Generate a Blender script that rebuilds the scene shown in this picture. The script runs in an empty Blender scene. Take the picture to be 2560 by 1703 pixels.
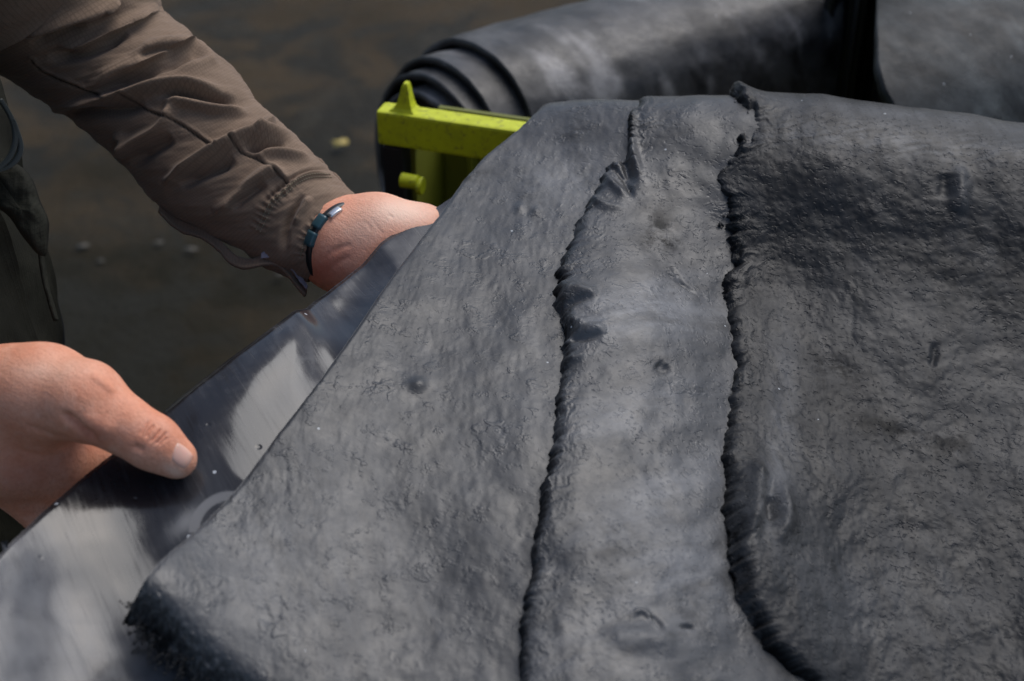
import bpy, bmesh, math, random
import numpy as np
from mathutils import Vector
from mathutils.bvhtree import BVHTree
random.seed(4)
S = bpy.context.scene
COL = S.collection
# ------------------------------------------------------------------ camera, sky, sun, exposure
ZC, PITCH, FOC = 1.55, math.radians(35), 50.0
cam = bpy.data.cameras.new('camera'); co = bpy.data.objects.new('camera', cam); COL.objects.link(co)
co.location = (0, 0, ZC); co.rotation_euler = (math.pi/2 - PITCH, 0, 0)
cam.lens = FOC; cam.sensor_width = 36; cam.clip_start = .05; cam.clip_end = 200
cam.dof.use_dof = True; cam.dof.focus_distance = .97; cam.dof.aperture_fstop = 6.3
S.camera = co
SUN_EL, SUN_AZ = math.radians(56), math.radians(40)     # azimuth measured from +Y towards +X
w = bpy.data.worlds.new('World'); S.world = w; w.use_nodes = True
wn = w.node_tree.nodes; bg = wn['Background']
sky = wn.new('ShaderNodeTexSky'); sky.sky_type = 'NISHITA'; sky.sun_disc = False
sky.sun_elevation = SUN_EL; sky.sun_rotation = SUN_AZ; sky.air_density = 1.0; sky.dust_density = 2.5; sky.ozone_density = 1.6
w.node_tree.links.new(sky.outputs[0], bg.inputs[0]); bg.inputs[1].default_value = .095
sl = bpy.data.lights.new('sun', 'SUN'); so = bpy.data.objects.new('sun', sl); COL.objects.link(so)
sl.energy = 1.4; sl.angle = math.radians(46); sl.color = (1, .992, .985)
sd = Vector((math.sin(SUN_AZ)*math.cos(SUN_EL), math.cos(SUN_AZ)*math.cos(SUN_EL), math.sin(SUN_EL)))
so.rotation_euler = sd.to_track_quat('Z', 'Y').to_euler()
S.view_settings.view_transform = 'Standard'; S.view_settings.look = 'None'
S.view_settings.exposure = 0.54; S.view_settings.gamma = 1

# ------------------------------------------------------------------ maths helpers
FP = 2560*FOC/36; CX, CY = 1280., 851.5
FW = np.array([0, math.cos(PITCH), -math.sin(PITCH)]); UP = np.array([0, math.sin(PITCH), math.cos(PITCH)]); RT = np.array([1., 0, 0])
def P(px, py, d):
    """point seen at px,py of the photograph at a chosen distance d in front of the camera"""
    px, py, d = np.broadcast_arrays(np.asarray(px, float), np.asarray(py, float), np.asarray(d, float))
    x = (px-CX)/FP*d; y = (CY-py)/FP*d
    return np.array([0, 0, ZC]) + x[..., None]*RT + y[..., None]*UP + d[..., None]*FW
def proj(v):
    r = np.asarray(v)-np.array([0, 0, ZC]); d = r@FW
    return CX+(r@RT)/d*FP, CY-(r@UP)/d*FP, d
def ncs(xk, Y, x):
    """natural cubic spline"""
    xk = np.asarray(xk, float); Y = np.asarray(Y, float); one = Y.ndim == 1
    if one: Y = Y[:, None]
    n = len(xk); h = np.diff(xk); A = np.eye(n); B = np.zeros_like(Y)
    for i in range(1, n-1):
        A[i, i-1] = h[i-1]; A[i, i] = 2*(h[i-1]+h[i]); A[i, i+1] = h[i]
        B[i] = 6*((Y[i+1]-Y[i])/h[i]-(Y[i]-Y[i-1])/h[i-1])
    M = np.linalg.solve(A, B); x = np.asarray(x, float)
    i = np.clip(np.searchsorted(xk, x)-1, 0, n-2)
    a = (xk[i+1]-x)[:, None]; b = (x-xk[i])[:, None]; H = h[i][:, None]
    r = M[i]*a**3/(6*H)+M[i+1]*b**3/(6*H)+(Y[i]/H-M[i]*H/6)*a+(Y[i+1]/H-M[i+1]*H/6)*b
    return r[:, 0] if one else r
def hsh(i, j, s):
    v = np.sin(i*127.1+j*311.7+s*74.7)*43758.5453
    return v-np.floor(v)
def perlin(x, y, s=0):
    x, y = np.broadcast_arrays(np.asarray(x, float), np.asarray(y, float))
    i = np.floor(x); j = np.floor(y); u = x-i; v = y-j
    def g(a, b, du, dv):
        t = hsh(a, b, s)*2*np.pi
        return np.cos(t)*du+np.sin(t)*dv
    fu = u*u*u*(u*(u*6-15)+10); fv = v*v*v*(v*(v*6-15)+10)
    return 1.5*((g(i, j, u, v)*(1-fu)+g(i+1, j, u-1, v)*fu)*(1-fv)+(g(i, j+1, u, v-1)*(1-fu)+g(i+1, j+1, u-1, v-1)*fu)*fv)
def fbm(x, y, s=0, o=4):
    r = 0; a = 1.
    for k in range(o):
        r = r+a*perlin(x*2**k, y*2**k, s+k*3.1); a *= .5
    return r
def sstep(a, b, x):
    t = np.clip((x-a)/(b-a), 0, 1); return t*t*(3-2*t)
def pdist(px, py, line):
    """distance to a polyline, running position 0..1, signed side"""
    L = np.asarray(line, float); best = np.full(np.shape(px), 1e9); pos = np.zeros(np.shape(px)); side = np.zeros(np.shape(px))
    seg = np.hypot(*np.diff(L, axis=0).T); cum = np.r_[0, np.cumsum(seg)]
    for k in range(len(seg)):
        ax, ay = L[k]; dx, dy = (L[k+1]-L[k])
        t = np.clip(((px-ax)*dx+(py-ay)*dy)/(seg[k]**2), 0, 1)
        qx = px-ax-t*dx; qy = py-ay-t*dy; dd = np.hypot(qx, qy); m = dd < best
        best = np.where(m, dd, best); pos = np.where(m, (cum[k]+t*seg[k])/cum[-1], pos); side = np.where(m, np.sign(dx*qy-dy*qx), side)
    return best, pos, side
def smooth_line(l, n=40):
    l = np.asarray(l, float); c = np.r_[0, np.cumsum(np.linalg.norm(np.diff(l, axis=0), axis=1))]
    return ncs(c, l, np.linspace(0, c[-1], n))
def creases(px, py, lines, taper=True):
    r = np.zeros(np.shape(px))
    for line, wd, amp in lines:
        d, t, s = pdist(px, py, smooth_line(line, 24))
        k = amp*np.exp(-(d/wd)**2)
        if taper: k = k*np.clip(np.sin(np.pi*np.clip(t, .02, .98))*1.6, 0, 1)
        r += k
    return r

def gauss(px, py, cx, cy, rx, ry, ang=0):
    a = math.radians(ang); dx = px-cx; dy = py-cy; u = dx*math.cos(a)+dy*math.sin(a); v = -dx*math.sin(a)+dy*math.cos(a)
    return np.exp(-(u/rx)**2-(v/ry)**2)

# ------------------------------------------------------------------ mesh helpers
def tag(o, label=None, cat=None, group=None, kind=None):
    for k, v in (('label', label), ('category', cat), ('group', group), ('kind', kind)):
        if v: o[k] = v
    return o
def link(o, parent=None):
    COL.objects.link(o)
    if parent: o.parent = parent
    return o
def empty(name, loc=(0, 0, 0)):
    o = bpy.data.objects.new(name, None); o.empty_display_size = .05; o.location = loc; return link(o)
def mesh(name, V, F, mat, parent=None, smooth=True, uv=None, attrs=None):
    V = np.asarray(V, float).reshape(-1, 3)
    if parent is not None:
        V = V-np.array(parent.location if parent.parent is None else parent.parent.location if parent.parent.parent is None else parent.parent.parent.location)
    me = bpy.data.meshes.new(name)
    if isinstance(F, np.ndarray):
        n, k = F.shape
        me.vertices.add(len(V)); me.vertices.foreach_set('co', V.ravel())
        me.loops.add(n*k); me.loops.foreach_set('vertex_index', F.ravel().astype(np.int32))
        me.polygons.add(n); me.polygons.foreach_set('loop_start', np.arange(0, n*k, k, dtype=np.int32))
        me.update(calc_edges=True)
    else:
        me.from_pydata(V.tolist(), [], F)
    me.validate()
    if smooth: me.polygons.foreach_set('use_smooth', np.ones(len(me.polygons), bool))
    if uv is not None:
        l = me.uv_layers.new(name='UVMap'); idx = np.empty(len(me.loops), np.int32); me.loops.foreach_get('vertex_index', idx)
        l.data.foreach_set('uv', np.asarray(uv, float)[idx].ravel())
    for k, v in (attrs or {}).items():
        a = me.attributes.new(k, 'FLOAT', 'POINT'); a.data.foreach_set('value', np.asarray(v, np.float32).ravel())
    me.materials.append(mat); me.update()
    return link(bpy.data.objects.new(name, me), parent)
def gridF(nr, nc, off=0, flip=False):
    r, c = np.meshgrid(np.arange(nr-1), np.arange(nc-1), indexing='ij'); a = (r*nc+c).ravel()+off
    q = np.stack([a, a+1, a+nc+1, a+nc], 1)
    return q[:, ::-1] if flip else q
def normals(G):
    n = np.cross(np.gradient(G, axis=1), np.gradient(G, axis=0)); n /= np.linalg.norm(n, axis=2, keepdims=True)+1e-12
    c = np.array([0, 0, ZC])-G
    return n if np.median((n*c).sum(2)) > 0 else -n
def slab(G, N, th):
    """closed slab from a top grid: returns V, F"""
    nr, nc, _ = G.shape; B = G-N*np.asarray(th)[..., None] if np.ndim(th) else G-N*th
    V = np.concatenate([G.reshape(-1, 3), B.reshape(-1, 3)]); o = nr*nc
    F = [gridF(nr, nc), gridF(nr, nc, o, True)]
    def side(idx):
        a = np.asarray(idx); return np.stack([a[:-1], a[1:], a[1:]+o, a[:-1]+o], 1)
    F += [side(np.arange(nr)*nc)[:, :], side(np.arange(nr)*nc+nc-1)[:, ::-1], side(np.arange(nc))[:, ::-1], side((nr-1)*nc+np.arange(nc))]
    return V, np.concatenate(F)
def rounded_box(bm_list, c, sx, sy, sz, ax, ay, az, bev=.003):
    bm = bmesh.new(); bmesh.ops.create_cube(bm, size=1)
    for v in bm.verts: v.co = Vector((v.co.x*sx, v.co.y*sy, v.co.z*sz))
    if bev: bmesh.ops.bevel(bm, geom=bm.edges[:], offset=bev, segments=2, affect='EDGES', profile=.6)
    R = np.array([ax, ay, az]).T; V = np.array([v.co[:] for v in bm.verts])@R.T+np.asarray(c)
    bm.verts.index_update(); F = [[v.index for v in f.verts] for f in bm.faces]; bm.free()
    bm_list.append((V, F))
def joinVF(parts):
    V = []; F = []; o = 0
    for v, f in parts:
        V.append(np.asarray(v)); F += [[i+o for i in q] for q in (f.tolist() if isinstance(f, np.ndarray) else f)]; o += len(v)
    return np.concatenate(V), F
def tube(path, rad, n=10, cap=True):
    p = np.asarray(path, float); m = len(p); rad = np.broadcast_to(rad, (m,)); T = np.gradient(p, axis=0); T /= np.linalg.norm(T, axis=1, keepdims=True)
    a = np.cross(T[0], [0, 0, 1.]); a = a if np.linalg.norm(a) > .1 else np.cross(T[0], [1., 0, 0]); V = []
    for k in range(m):
        a = a-T[k]*(a@T[k]); a /= np.linalg.norm(a); b = np.cross(T[k], a)
        for q in range(n):
            t = 2*math.pi*q/n; V.append(p[k]+rad[k]*(a*math.cos(t)+b*math.sin(t)))
    F = [[k*n+q, k*n+(q+1) % n, (k+1)*n+(q+1) % n, (k+1)*n+q] for k in range(m-1) for q in range(n)]
    if cap: F += [list(range(n))[::-1], [(m-1)*n+q for q in range(n)]]
    return np.array(V), F

# ------------------------------------------------------------------ materials
class M:
    def __init__(s, name):
        s.m = bpy.data.materials.new(name); s.m.use_nodes = True; s.t = s.m.node_tree; s.b = s.t.nodes['Principled BSDF']; s.tc = s.n('ShaderNodeTexCoord')
    def n(s, typ, ins=None, **kw):
        x = s.t.nodes.new(typ)
        for k, v in kw.items(): setattr(x, k, v)
        for k, v in (ins or {}).items(): s.put(x.inputs[k], v)
        return x
    def put(s, sock, v):
        if hasattr(v, 'outputs'): v = v.outputs[0]
        if isinstance(v, bpy.types.NodeSocket): s.t.links.new(v, sock)
        else: sock.default_value = v
    def math(s, op, a, b=0., c=None):
        x = s.n('ShaderNodeMath', {0: a, 1: b}, operation=op)
        if c is not None: s.put(x.inputs[2], c)
        return x
    def coord(s, scale=(1, 1, 1), rot=(0, 0, 0), src='Object'):
        r = s.n('ShaderNodeMapping', {'Vector': s.tc.outputs[src], 'Rotation': rot})
        return s.n('ShaderNodeMapping', {'Vector': r, 'Scale': scale})
    def noise(s, scale, detail=6, rough=.55, vec=None, dist=0):
        return s.n('ShaderNodeTexNoise', {'Scale': scale, 'Detail': detail, 'Roughness': rough, 'Distortion': dist, 'Vector': vec or s.tc.outputs['Object']})
    def voro(s, scale, vec=None, feature='F1', rnd=1.):
        return s.n('ShaderNodeTexVoronoi', {'Scale': scale, 'Randomness': rnd, 'Vector': vec or s.tc.outputs['Object']}, feature=feature)
    def rng(s, v, a, b, c=0., d=1.):
        return s.n('ShaderNodeMapRange', {'Value': v, 'From Min': a, 'From Max': b, 'To Min': c, 'To Max': d}, interpolation_type='SMOOTHSTEP')
    def mix(s, f, a, b, mode='MIX'):
        x = s.n('ShaderNodeMix', data_type='RGBA', blend_type=mode)
        s.put(x.inputs[0], f); s.put(x.inputs[6], a if not isinstance(a, tuple) else (*a, 1)); s.put(x.inputs[7], b if not isinstance(b, tuple) else (*b, 1))
        return x.outputs[2]
    def attr(s, name): return s.n('ShaderNodeAttribute', attribute_name=name).outputs['Fac']
    def bump(s, h, strength, dist, prev=None):
        x = s.n('ShaderNodeBump', {'Height': h, 'Strength': strength, 'Distance': dist})
        if prev: s.put(x.inputs['Normal'], prev)
        return x
    def out(s, color=None, rough=None, normal=None, **kw):
        if color is not None: s.put(s.b.inputs['Base Color'], color if not isinstance(color, tuple) else (*color, 1))
        if rough is not None: s.put(s.b.inputs['Roughness'], rough)
        if normal is not None: s.put(s.b.inputs['Normal'], normal)
        for k, v in kw.items(): s.put(s.b.inputs[k.replace('_', ' ')], v)
        return s.m

def rubber(name, dark, light, pit, worm, bigscale=7., tint=(1, 1, 1), rough=.5, srot=.5, wearc=.15, sts=(12, 95, 50), spec=.46):
    m = M(name); t = lambda v: tuple(v*k for k in tint)
    n1 = m.noise(bigscale, 9, .66, dist=.5); n2 = m.noise(38, 8, .72); n3 = m.noise(300, 4, .65)
    st = m.noise(1, 7, .68, m.coord(sts, (0, 0, srot)))
    f = m.math('ADD', m.math('MULTIPLY', n1, .50), m.math('ADD', m.math('MULTIPLY', n2, .20), m.math('MULTIPLY', st, .30)))
    col = m.mix(m.rng(f, .40, .62), t(dark), t(light))
    wear = m.math('MULTIPLY', m.attr('wear'), m.rng(m.math('ADD', m.math('MULTIPLY', m.noise(60, 8, .75), .5), m.math('MULTIPLY', st, .5)), .36, .60, .15, 1.))
    col = m.mix(wear, col, t(wearc))
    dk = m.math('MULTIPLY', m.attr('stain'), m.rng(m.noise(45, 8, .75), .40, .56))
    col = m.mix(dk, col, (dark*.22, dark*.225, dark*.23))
    col = m.mix(m.rng(n3, .46, .70, 0, .12), col, t(dark*.5))
    vs = m.voro(130); sp = m.math('MULTIPLY', m.math('LESS_THAN', vs.outputs['Distance'], .11), m.math('GREATER_THAN', m.n('ShaderNodeSeparateColor', {0: vs.outputs['Color']}).outputs[0], .972))
    col = m.mix(m.math('MULTIPLY', sp, .8), col, (.42, .44, .45))
    # fine relief: little flaked steps that run a short way and fade, and small shallow pits
    def steps(scale, lo, hi, wd, stretch=(1, 1, 1)):
        nz = m.noise(scale, 2, .45, m.coord(stretch, (0, 0, srot)), dist=.6)
        return m.math('MULTIPLY', m.rng(nz, .5-wd, .5+wd), m.rng(m.noise(scale*.42, 4, .6), lo, hi))
    h = m.math('MULTIPLY', m.math('ADD', m.math('MULTIPLY', steps(80, .58, .68, .03), .55), m.math('MULTIPLY', steps(170, .54, .66, .05), .45)), worm)
    pits = m.math('MULTIPLY', m.rng(m.noise(270, 1, .4, m.coord((1, 1.5, 1.3), (0, 0, .4)), dist=.4), .58, .76), m.rng(m.noise(30, 5, .6), .38, .62, .25, 1.))
    h = m.math('ADD', h, m.math('MULTIPLY', pits, -pit))
    g = m.bump(m.noise(900, 2, .6), .10, .0003)
    g = m.bump(h, .9, .0007, g)
    g = m.bump(m.noise(85, 4, .55), .20, .0022, g)
    m.out(col, m.rng(n2, .3, .7, rough-.08, rough+.1), g); m.b.inputs['Specular IOR Level'].default_value = spec; m.put(m.b.inputs['Specular IOR Level'], m.math('MULTIPLY', m.math('SUBTRACT', 1., m.math('MULTIPLY', dk, .85)), spec))
    return m.m
RUB_A = rubber('matt_rubber_smooth', .024, .054, .2, 1., tint=(.98, 1, 1.035), rough=.43, srot=1.2, wearc=.18)
RUB_B = rubber('matt_rubber_dusty', .017, .052, .45, .8, tint=(.98, 1, 1.035), rough=.44, srot=-.5, wearc=.19)
RUB_C = rubber('matt_rubber_pitted', .010, .030, .75, .7, tint=(.98, 1, 1.035), rough=.47, srot=1.4, wearc=.095, spec=.23)
RUB_R = rubber('roll_rubber', .008, .066, .3, .3, bigscale=16, tint=(1.04, 1, .98), rough=.5, srot=.9, wearc=.34, sts=(9, 30, 30))
RUB_R2 = rubber('roll_rubber_green', .008, .050, .3, .3, bigscale=15, tint=(.93, 1.02, 1.03), rough=.62, srot=1.1, wearc=.12, sts=(7, 40, 40), spec=.3)
def crumb_mat():
    m = M('torn_rubber'); m.out(m.mix(m.rng(m.noise(180, 5), .35, .7), (.004, .004, .0045), (.026, .026, .027)), .8, m.bump(m.noise(600, 4), .6, .001)); return m.m
CRUMB = crumb_mat()
def glossy():
    m = M('glossy_black_rubber')
    st = m.noise(1, 7, .65, m.coord((9, 200, 60), (0, 0, math.radians(62)))); st2 = m.noise(1, 5, .6, m.coord((16, 520, 60), (0, 0, math.radians(58))))
    n1 = m.noise(11, 7, .65, dist=.6); n2 = m.noise(5.5, 4, .5, dist=1.2)
    f = m.math('ADD', m.math('MULTIPLY', st, .30), m.math('MULTIPLY', n1, .70))
    col = m.mix(m.rng(f, .44, .70), (.012, .012, .014), (.05, .051, .055))
    ar = m.attr('mark_glare'); col = m.mix(m.math('MULTIPLY', ar, .8), col, (.15, .152, .158))
    vs = m.voro(110); sp = m.math('MULTIPLY', m.math('LESS_THAN', vs.outputs['Distance'], .13), m.math('GREATER_THAN', m.n('ShaderNodeSeparateColor', {0: vs.outputs['Color']}).outputs[0], .962))
    col = m.mix(sp, col, (.4, .42, .44))
    vd = m.voro(75); pt = m.math('MULTIPLY', m.rng(vd.outputs['Distance'], .08, .2, 1, 0), m.math('GREATER_THAN', m.n('ShaderNodeSeparateColor', {0: vd.outputs['Color']}).outputs[1], .965))
    col = m.mix(m.math('MULTIPLY', pt, .8), col, (.006, .006, .006))
    r = m.math('ADD', m.rng(n1, .38, .68, .10, .24), m.math('MULTIPLY', m.rng(st2, .50, .7), .12)); r = m.math('ADD', r, m.math('MULTIPLY', ar, .25))
    g = m.bump(st, .05, .0012); g = m.bump(st2, .05, .0006, g); g = m.bump(pt, .35, -.0008, g); g = m.bump(sp, .7, .0012, g);
    m.out(col, r, g); m.b.inputs['Specular IOR Level'].default_value = .45
    return m.m
GLOSS = glossy(); SLOPE = .13
def skin():
    m = M('skin'); n1 = m.noise(28, 5, .6); n2 = m.noise(140, 4, .6)
    c = m.mix(m.rng(n1, .35, .68), (.76, .365, .235), (.68, .27, .155)); c = m.mix(m.math('MULTIPLY', m.rng(n2, .45, .7), .35), c, (.78, .44, .32))
    vn = m.noise(420, 3, .6); c = m.mix(m.math('MULTIPLY', m.rng(vn, .42, .7), .35), c, (.48, .17, .09)); c = m.mix(m.math('MULTIPLY', m.rng(m.noise(9, 4, .6), .45, .65), .3), c, (.62, .27, .17)); c = m.mix(m.attr('red'), c, (.50, .145, .085)); c = m.mix(m.attr('pale'), c, (.84, .58, .44))
    g = m.bump(m.voro(800), .4, .0004); g = m.bump(m.noise(1, 5, .6, m.coord((160, 420, 300), (0, 0, .6))), .6, .0008, g)
    m.out(c, m.rng(n2, .3, .7, .50, .64), g, Specular_IOR_Level=.3, Subsurface_Weight=.10, Subsurface_Scale=.003); m.b.inputs['Subsurface Radius'].default_value = (1, .35, .2); return m.m
SKIN = skin()
NAILM = M('nail').out((.74, .42, .32), .25, Subsurface_Weight=.2, Subsurface_Scale=.003)
def cloth(name, base, alt, grid=.0026, weave=.5, sheen=.1):
    m = M(name); uv = m.n('ShaderNodeSeparateXYZ', {0: m.tc.outputs['UV']})
    def ln(s):
        a = m.math('FRACT', m.math('DIVIDE', s, grid)); return m.rng(m.math('ABSOLUTE', m.math('SUBTRACT', a, .5)), .28, .48)
    gx = ln(uv.outputs[0]); gy = ln(uv.outputs[1]); gg = m.math('MAXIMUM', gx, gy)
    n1 = m.noise(24, 6, .6); th = m.noise(1, 4, .6, m.coord((700, 3000, 1), src='UV')); th2 = m.noise(1, 4, .6, m.coord((3000, 700, 1), src='UV'))
    c = m.mix(m.rng(n1, .3, .7), base, alt); c = m.mix(m.math('MULTIPLY', gg, weave), c, tuple(k*.55 for k in base)); c = m.mix(m.math('MULTIPLY', m.rng(th, .45, .7), .3), c, tuple(k*1.45 for k in base))
    c = m.mix(m.math('MULTIPLY', m.rng(th2, .45, .7), .25), c, tuple(k*.7 for k in base)); c = m.mix(m.attr('seam'), c, tuple(k*.12 for k in base))
    g = m.bump(gg, .25, .0004); g = m.bump(th, .3, .0004, g); g = m.bump(m.noise(85, 5, .6), .35, .003, g)
    m.out(c, .85, g, Sheen_Weight=sheen); m.b.inputs['Specular IOR Level'].default_value = .2
    return m.m
JACKET = cloth('jacket_fabric', (.225, .155, .106), (.187, .129, .088))
JACKET_SHADE = cloth('jacket_fabric_shaded', (.017, .017, .011), (.012, .012, .008), sheen=0.)  # jacket front colour darkened to carry the shade it stands in
TROUS = cloth('trouser_fabric', (.012, .013, .02), (.010, .011, .015), sheen=0.)
THREAD = M('thread').out((.24, .20, .13), .8)
VELCRO = M('velcro').out((.24, .22, .25), .9)
LIMEM = M('lime_plastic')
_n = LIMEM.noise(45, 6, .65); _n2 = LIMEM.noise(160, 5, .7)
LIME = LIMEM.out(LIMEM.mix(LIMEM.rng(_n2, .52, .70, 0, .6), LIMEM.mix(LIMEM.rng(_n, .35, .7), (.56, .61, .008), (.44, .48, .008)), (.10, .08, .03)), LIMEM.rng(_n, .3, .7, .5, .7), LIMEM.bump(_n, .3, .002))
LIME_SHADE = M('shaded_lime_plastic').out((.13, .14, .008), .6)  # lime plastic darkened to carry the shade of the recess below the rim
BLACKP = M('black_plastic').out((.008, .008, .008), .6)
BAND = M('bracelet_cord').out((.008, .01, .012), .4)
BEAD = M('bracelet_bead').out((.03, .075, .09), .3)
ZIPM = M('zip_plastic').out((.035, .04, .036), .5)
STEEL = M('steel').out((.7, .7, .7), .3, Metallic=.9)
def groundm():
    m = M('wet_ground'); n1 = m.noise(2.4, 8, .7, dist=.6); n2 = m.noise(11, 8, .7); n3 = m.noise(70, 5, .7)
    c = m.mix(m.rng(n1, .45, .56), (.011, .0085, .0032), (.052, .036, .019)); c = m.mix(m.math('MULTIPLY', m.rng(n2, .45, .7), .6), c, (.045, .036, .022)); c = m.mix(m.math('MULTIPLY', m.rng(n3, .5, .68), .5), c, (.02, .018, .012))
    c = m.mix(m.math('MULTIPLY', m.attr('dark_patch'), m.rng(n2, .2, .6, .6, 1)), c, (.009, .0075, .0025))
    m.out(c, m.rng(n1, .42, .6, .55, .8), m.bump(n3, .6, .01, m.bump(n2, .5, .02))); m.b.inputs['Specular IOR Level'].default_value = .12
    return m.m
GROUND = groundm()
LEAFM = M('leaf').out((.50, .38, .10), .5)
PEB = M('pebble').out((.062, .054, .04), .7)

# ------------------------------------------------------------------ the ground
gx, gy = np.meshgrid(np.linspace(-14, 14, 401), np.linspace(-6, 22, 401), indexing='xy')
gz = .012*fbm(gx*1.1, gy*1.1, 5)-.02
G = np.stack([gx, gy, gz], 2)
dark_patch = np.clip(1.3*gauss(gx, gy, -.75, 1.8, .8, .8)+.9*gauss(gx, gy, -.55, 2.55, .55, .13, 8)+.7*gauss(gx, gy, -.9, 2.95, .5, .14, -5)+.5*fbm(gx*1.6, gy*2.2, 9, 3), 0, 1)  # darker ground colour: one broad patch, two bands and random mottling
ground = tag(mesh('ground', G.reshape(-1, 3), gridF(401, 401), GROUND, attrs={'dark_patch': dark_patch.ravel()}), kind='structure')

# ------------------------------------------------------------------ the base surface of the draped stack
cols = {
 -200: (1350, [(1350, .725), (1500, .705), (1800, .655)]),
 0: (1200, [(1200, .757), (1317, .735), (1500, .71), (1800, .672)]),
 350: (920, [(920, .870), (1030, .838), (1190, .80), (1400, .762), (1800, .70)]),
 750: (610, [(610, .98), (722, .94), (945, .875), (1200, .82), (1500, .765), (1800, .715)]),
 1050: (400, [(400, 1.09), (554, 1.025), (800, .938), (1100, .86), (1450, .79), (1800, .73)]),
 1360: (262, [(262, 1.15), (290, 1.126), (340, 1.106), (450, 1.068), (700, .98), (1000, .89), (1400, .80), (1800, .73)]),
 1600: (252, [(252, 1.13), (277, 1.108), (340, 1.087), (450, 1.062), (650, 1.005), (900, .932), (1200, .855), (1500, .79), (1800, .735)]),
 1850: (246, [(246, 1.12), (272, 1.096), (340, 1.075), (420, 1.062), (500, 1.056), (600, 1.052), (720, 1.028), (850, .99), (1100, .92), (1400, .845), (1800, .765)]),
 2200: (275, [(275, 1.115), (302, 1.090), (360, 1.070), (420, 1.058), (520, 1.048), (650, 1.035), (760, 1.017), (870, .996), (1100, .948), (1400, .887), (1800, .81)]),
 2560: (320, [(320, 1.11), (347, 1.085), (405, 1.063), (470, 1.052), (570, 1.043), (700, 1.031), (810, 1.013), (920, .992), (1150, .942), (1450, .880), (1800, .81)]),
 2760: (345, [(345, 1.10), (372, 1.075), (430, 1.053), (495, 1.042), (595, 1.033), (730, 1.021), (840, 1.003), (950, .982), (1180, .932), (1480, .870), (1800, .805)]),
}
TQ = np.array([-.06, -.02, 0, .02, .05, .1, .18, .3, .45, .62, .8, 1])
cx = np.array(sorted(cols)); PYk = []; Dk = []
for c in cx:
    r, kn = cols[c]; kn = np.array(kn); q = r+(1800-r)*TQ[2:]; d = ncs(kn[:, 0], kn[:, 1], q)
    if c >= 1300: b = [r+110, r+26]; bd = [d[0]+.10, d[0]+.042]
    else:
        sl_ = (d[1]-d[0])/(q[1]-q[0]); b = [r-60, r-20]; bd = [d[0]-60*sl_, d[0]-20*sl_]
    PYk.append(np.r_[b, q]); Dk.append(np.r_[bd, d])
TT = np.r_[np.linspace(-.06, .1, 260)[:-1], np.linspace(.1, 1, 500)]
PYt = ncs(TQ, np.array(PYk).T, TT); Dt = ncs(TQ, np.array(Dk).T, TT)          # (nt, cols)
XT = np.linspace(-200, 2760, 741)
PYT = ncs(cx, PYt.T, XT); DT = ncs(cx, Dt.T, XT)                                # (nx, nt)
def bil(T, px, t):
    i = np.clip((px+200)/4, 0, 739.999); j = np.clip(np.interp(t, TT, np.arange(len(TT))), 0, len(TT)-1.001)
    i0 = i.astype(int); j0 = j.astype(int); a = i-i0; b = j-j0
    return (T[i0, j0]*(1-a)+T[i0+1, j0]*a)*(1-b)+(T[i0, j0+1]*(1-a)+T[i0+1, j0+1]*a)*b
fr = TT >= 0
PYG = np.linspace(230, 1800, 786)
DG = np.array([np.interp(PYG, PYT[k][fr], DT[k][fr]) for k in range(len(XT))])
TG = np.array([np.interp(PYG, PYT[k][fr], TT[fr]) for k in range(len(XT))])
def at(Tb, px, py):
    i = np.clip((np.asarray(px, float)+200)/4, 0, 739.999); j = np.clip((np.asarray(py, float)-230)/2, 0, 784.999)
    i0 = i.astype(int); j0 = j.astype(int); a = i-i0; b = j-j0
    return (Tb[i0, j0]*(1-a)+Tb[i0+1, j0]*a)*(1-b)+(Tb[i0, j0+1]*(1-a)+Tb[i0+1, j0+1]*a)*b
def base_at(px, py, lift=0.):
    return P(px, py, at(DG, px, py)-lift)
K = 2560/2357.
def poly_f(pts, k=1.):
    a = np.array(pts, float)*k; return lambda py: np.interp(py, a[:, 1], a[:, 0])
L_A = poly_f([(1362, 200), (1357, 262), (1303, 315), (1211, 391), (1162, 445), (1086, 554), (977, 695), (804, 945), (586, 1227), (358, 1488), (200, 1680), (100, 1800)])
L_B = poly_f([(1452, 200), (1451, 232), (1447, 300), (1442, 352), (1420, 372), (1392, 388), (1380, 425), (1362, 452), (1345, 462), (1330, 510), (1315, 545), (1295, 590), (1282, 640), (1275, 700), (1290, 745), (1300, 780), (1288, 830), (1280, 880), (1272, 960), (1265, 1010), (1255, 1080), (1238, 1160), (1222, 1250), (1205, 1350), (1192, 1450), (1188, 1700)], K)
L_C = poly_f([(1692, 180), (1692, 226), (1706, 262), (1712, 300), (1692, 325), (1668, 360), (1640, 420), (1640, 445), (1652, 480), (1655, 540), (1660, 620), (1640, 655), (1644, 700), (1655, 780), (1660, 880), (1655, 960), (1645, 1060), (1645, 1160), (1648, 1240), (1658, 1310), (1674, 1390), (1692, 1440), (1726, 1500), (1786, 1560), (1850, 1612), (1930, 1672)], K)
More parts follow.
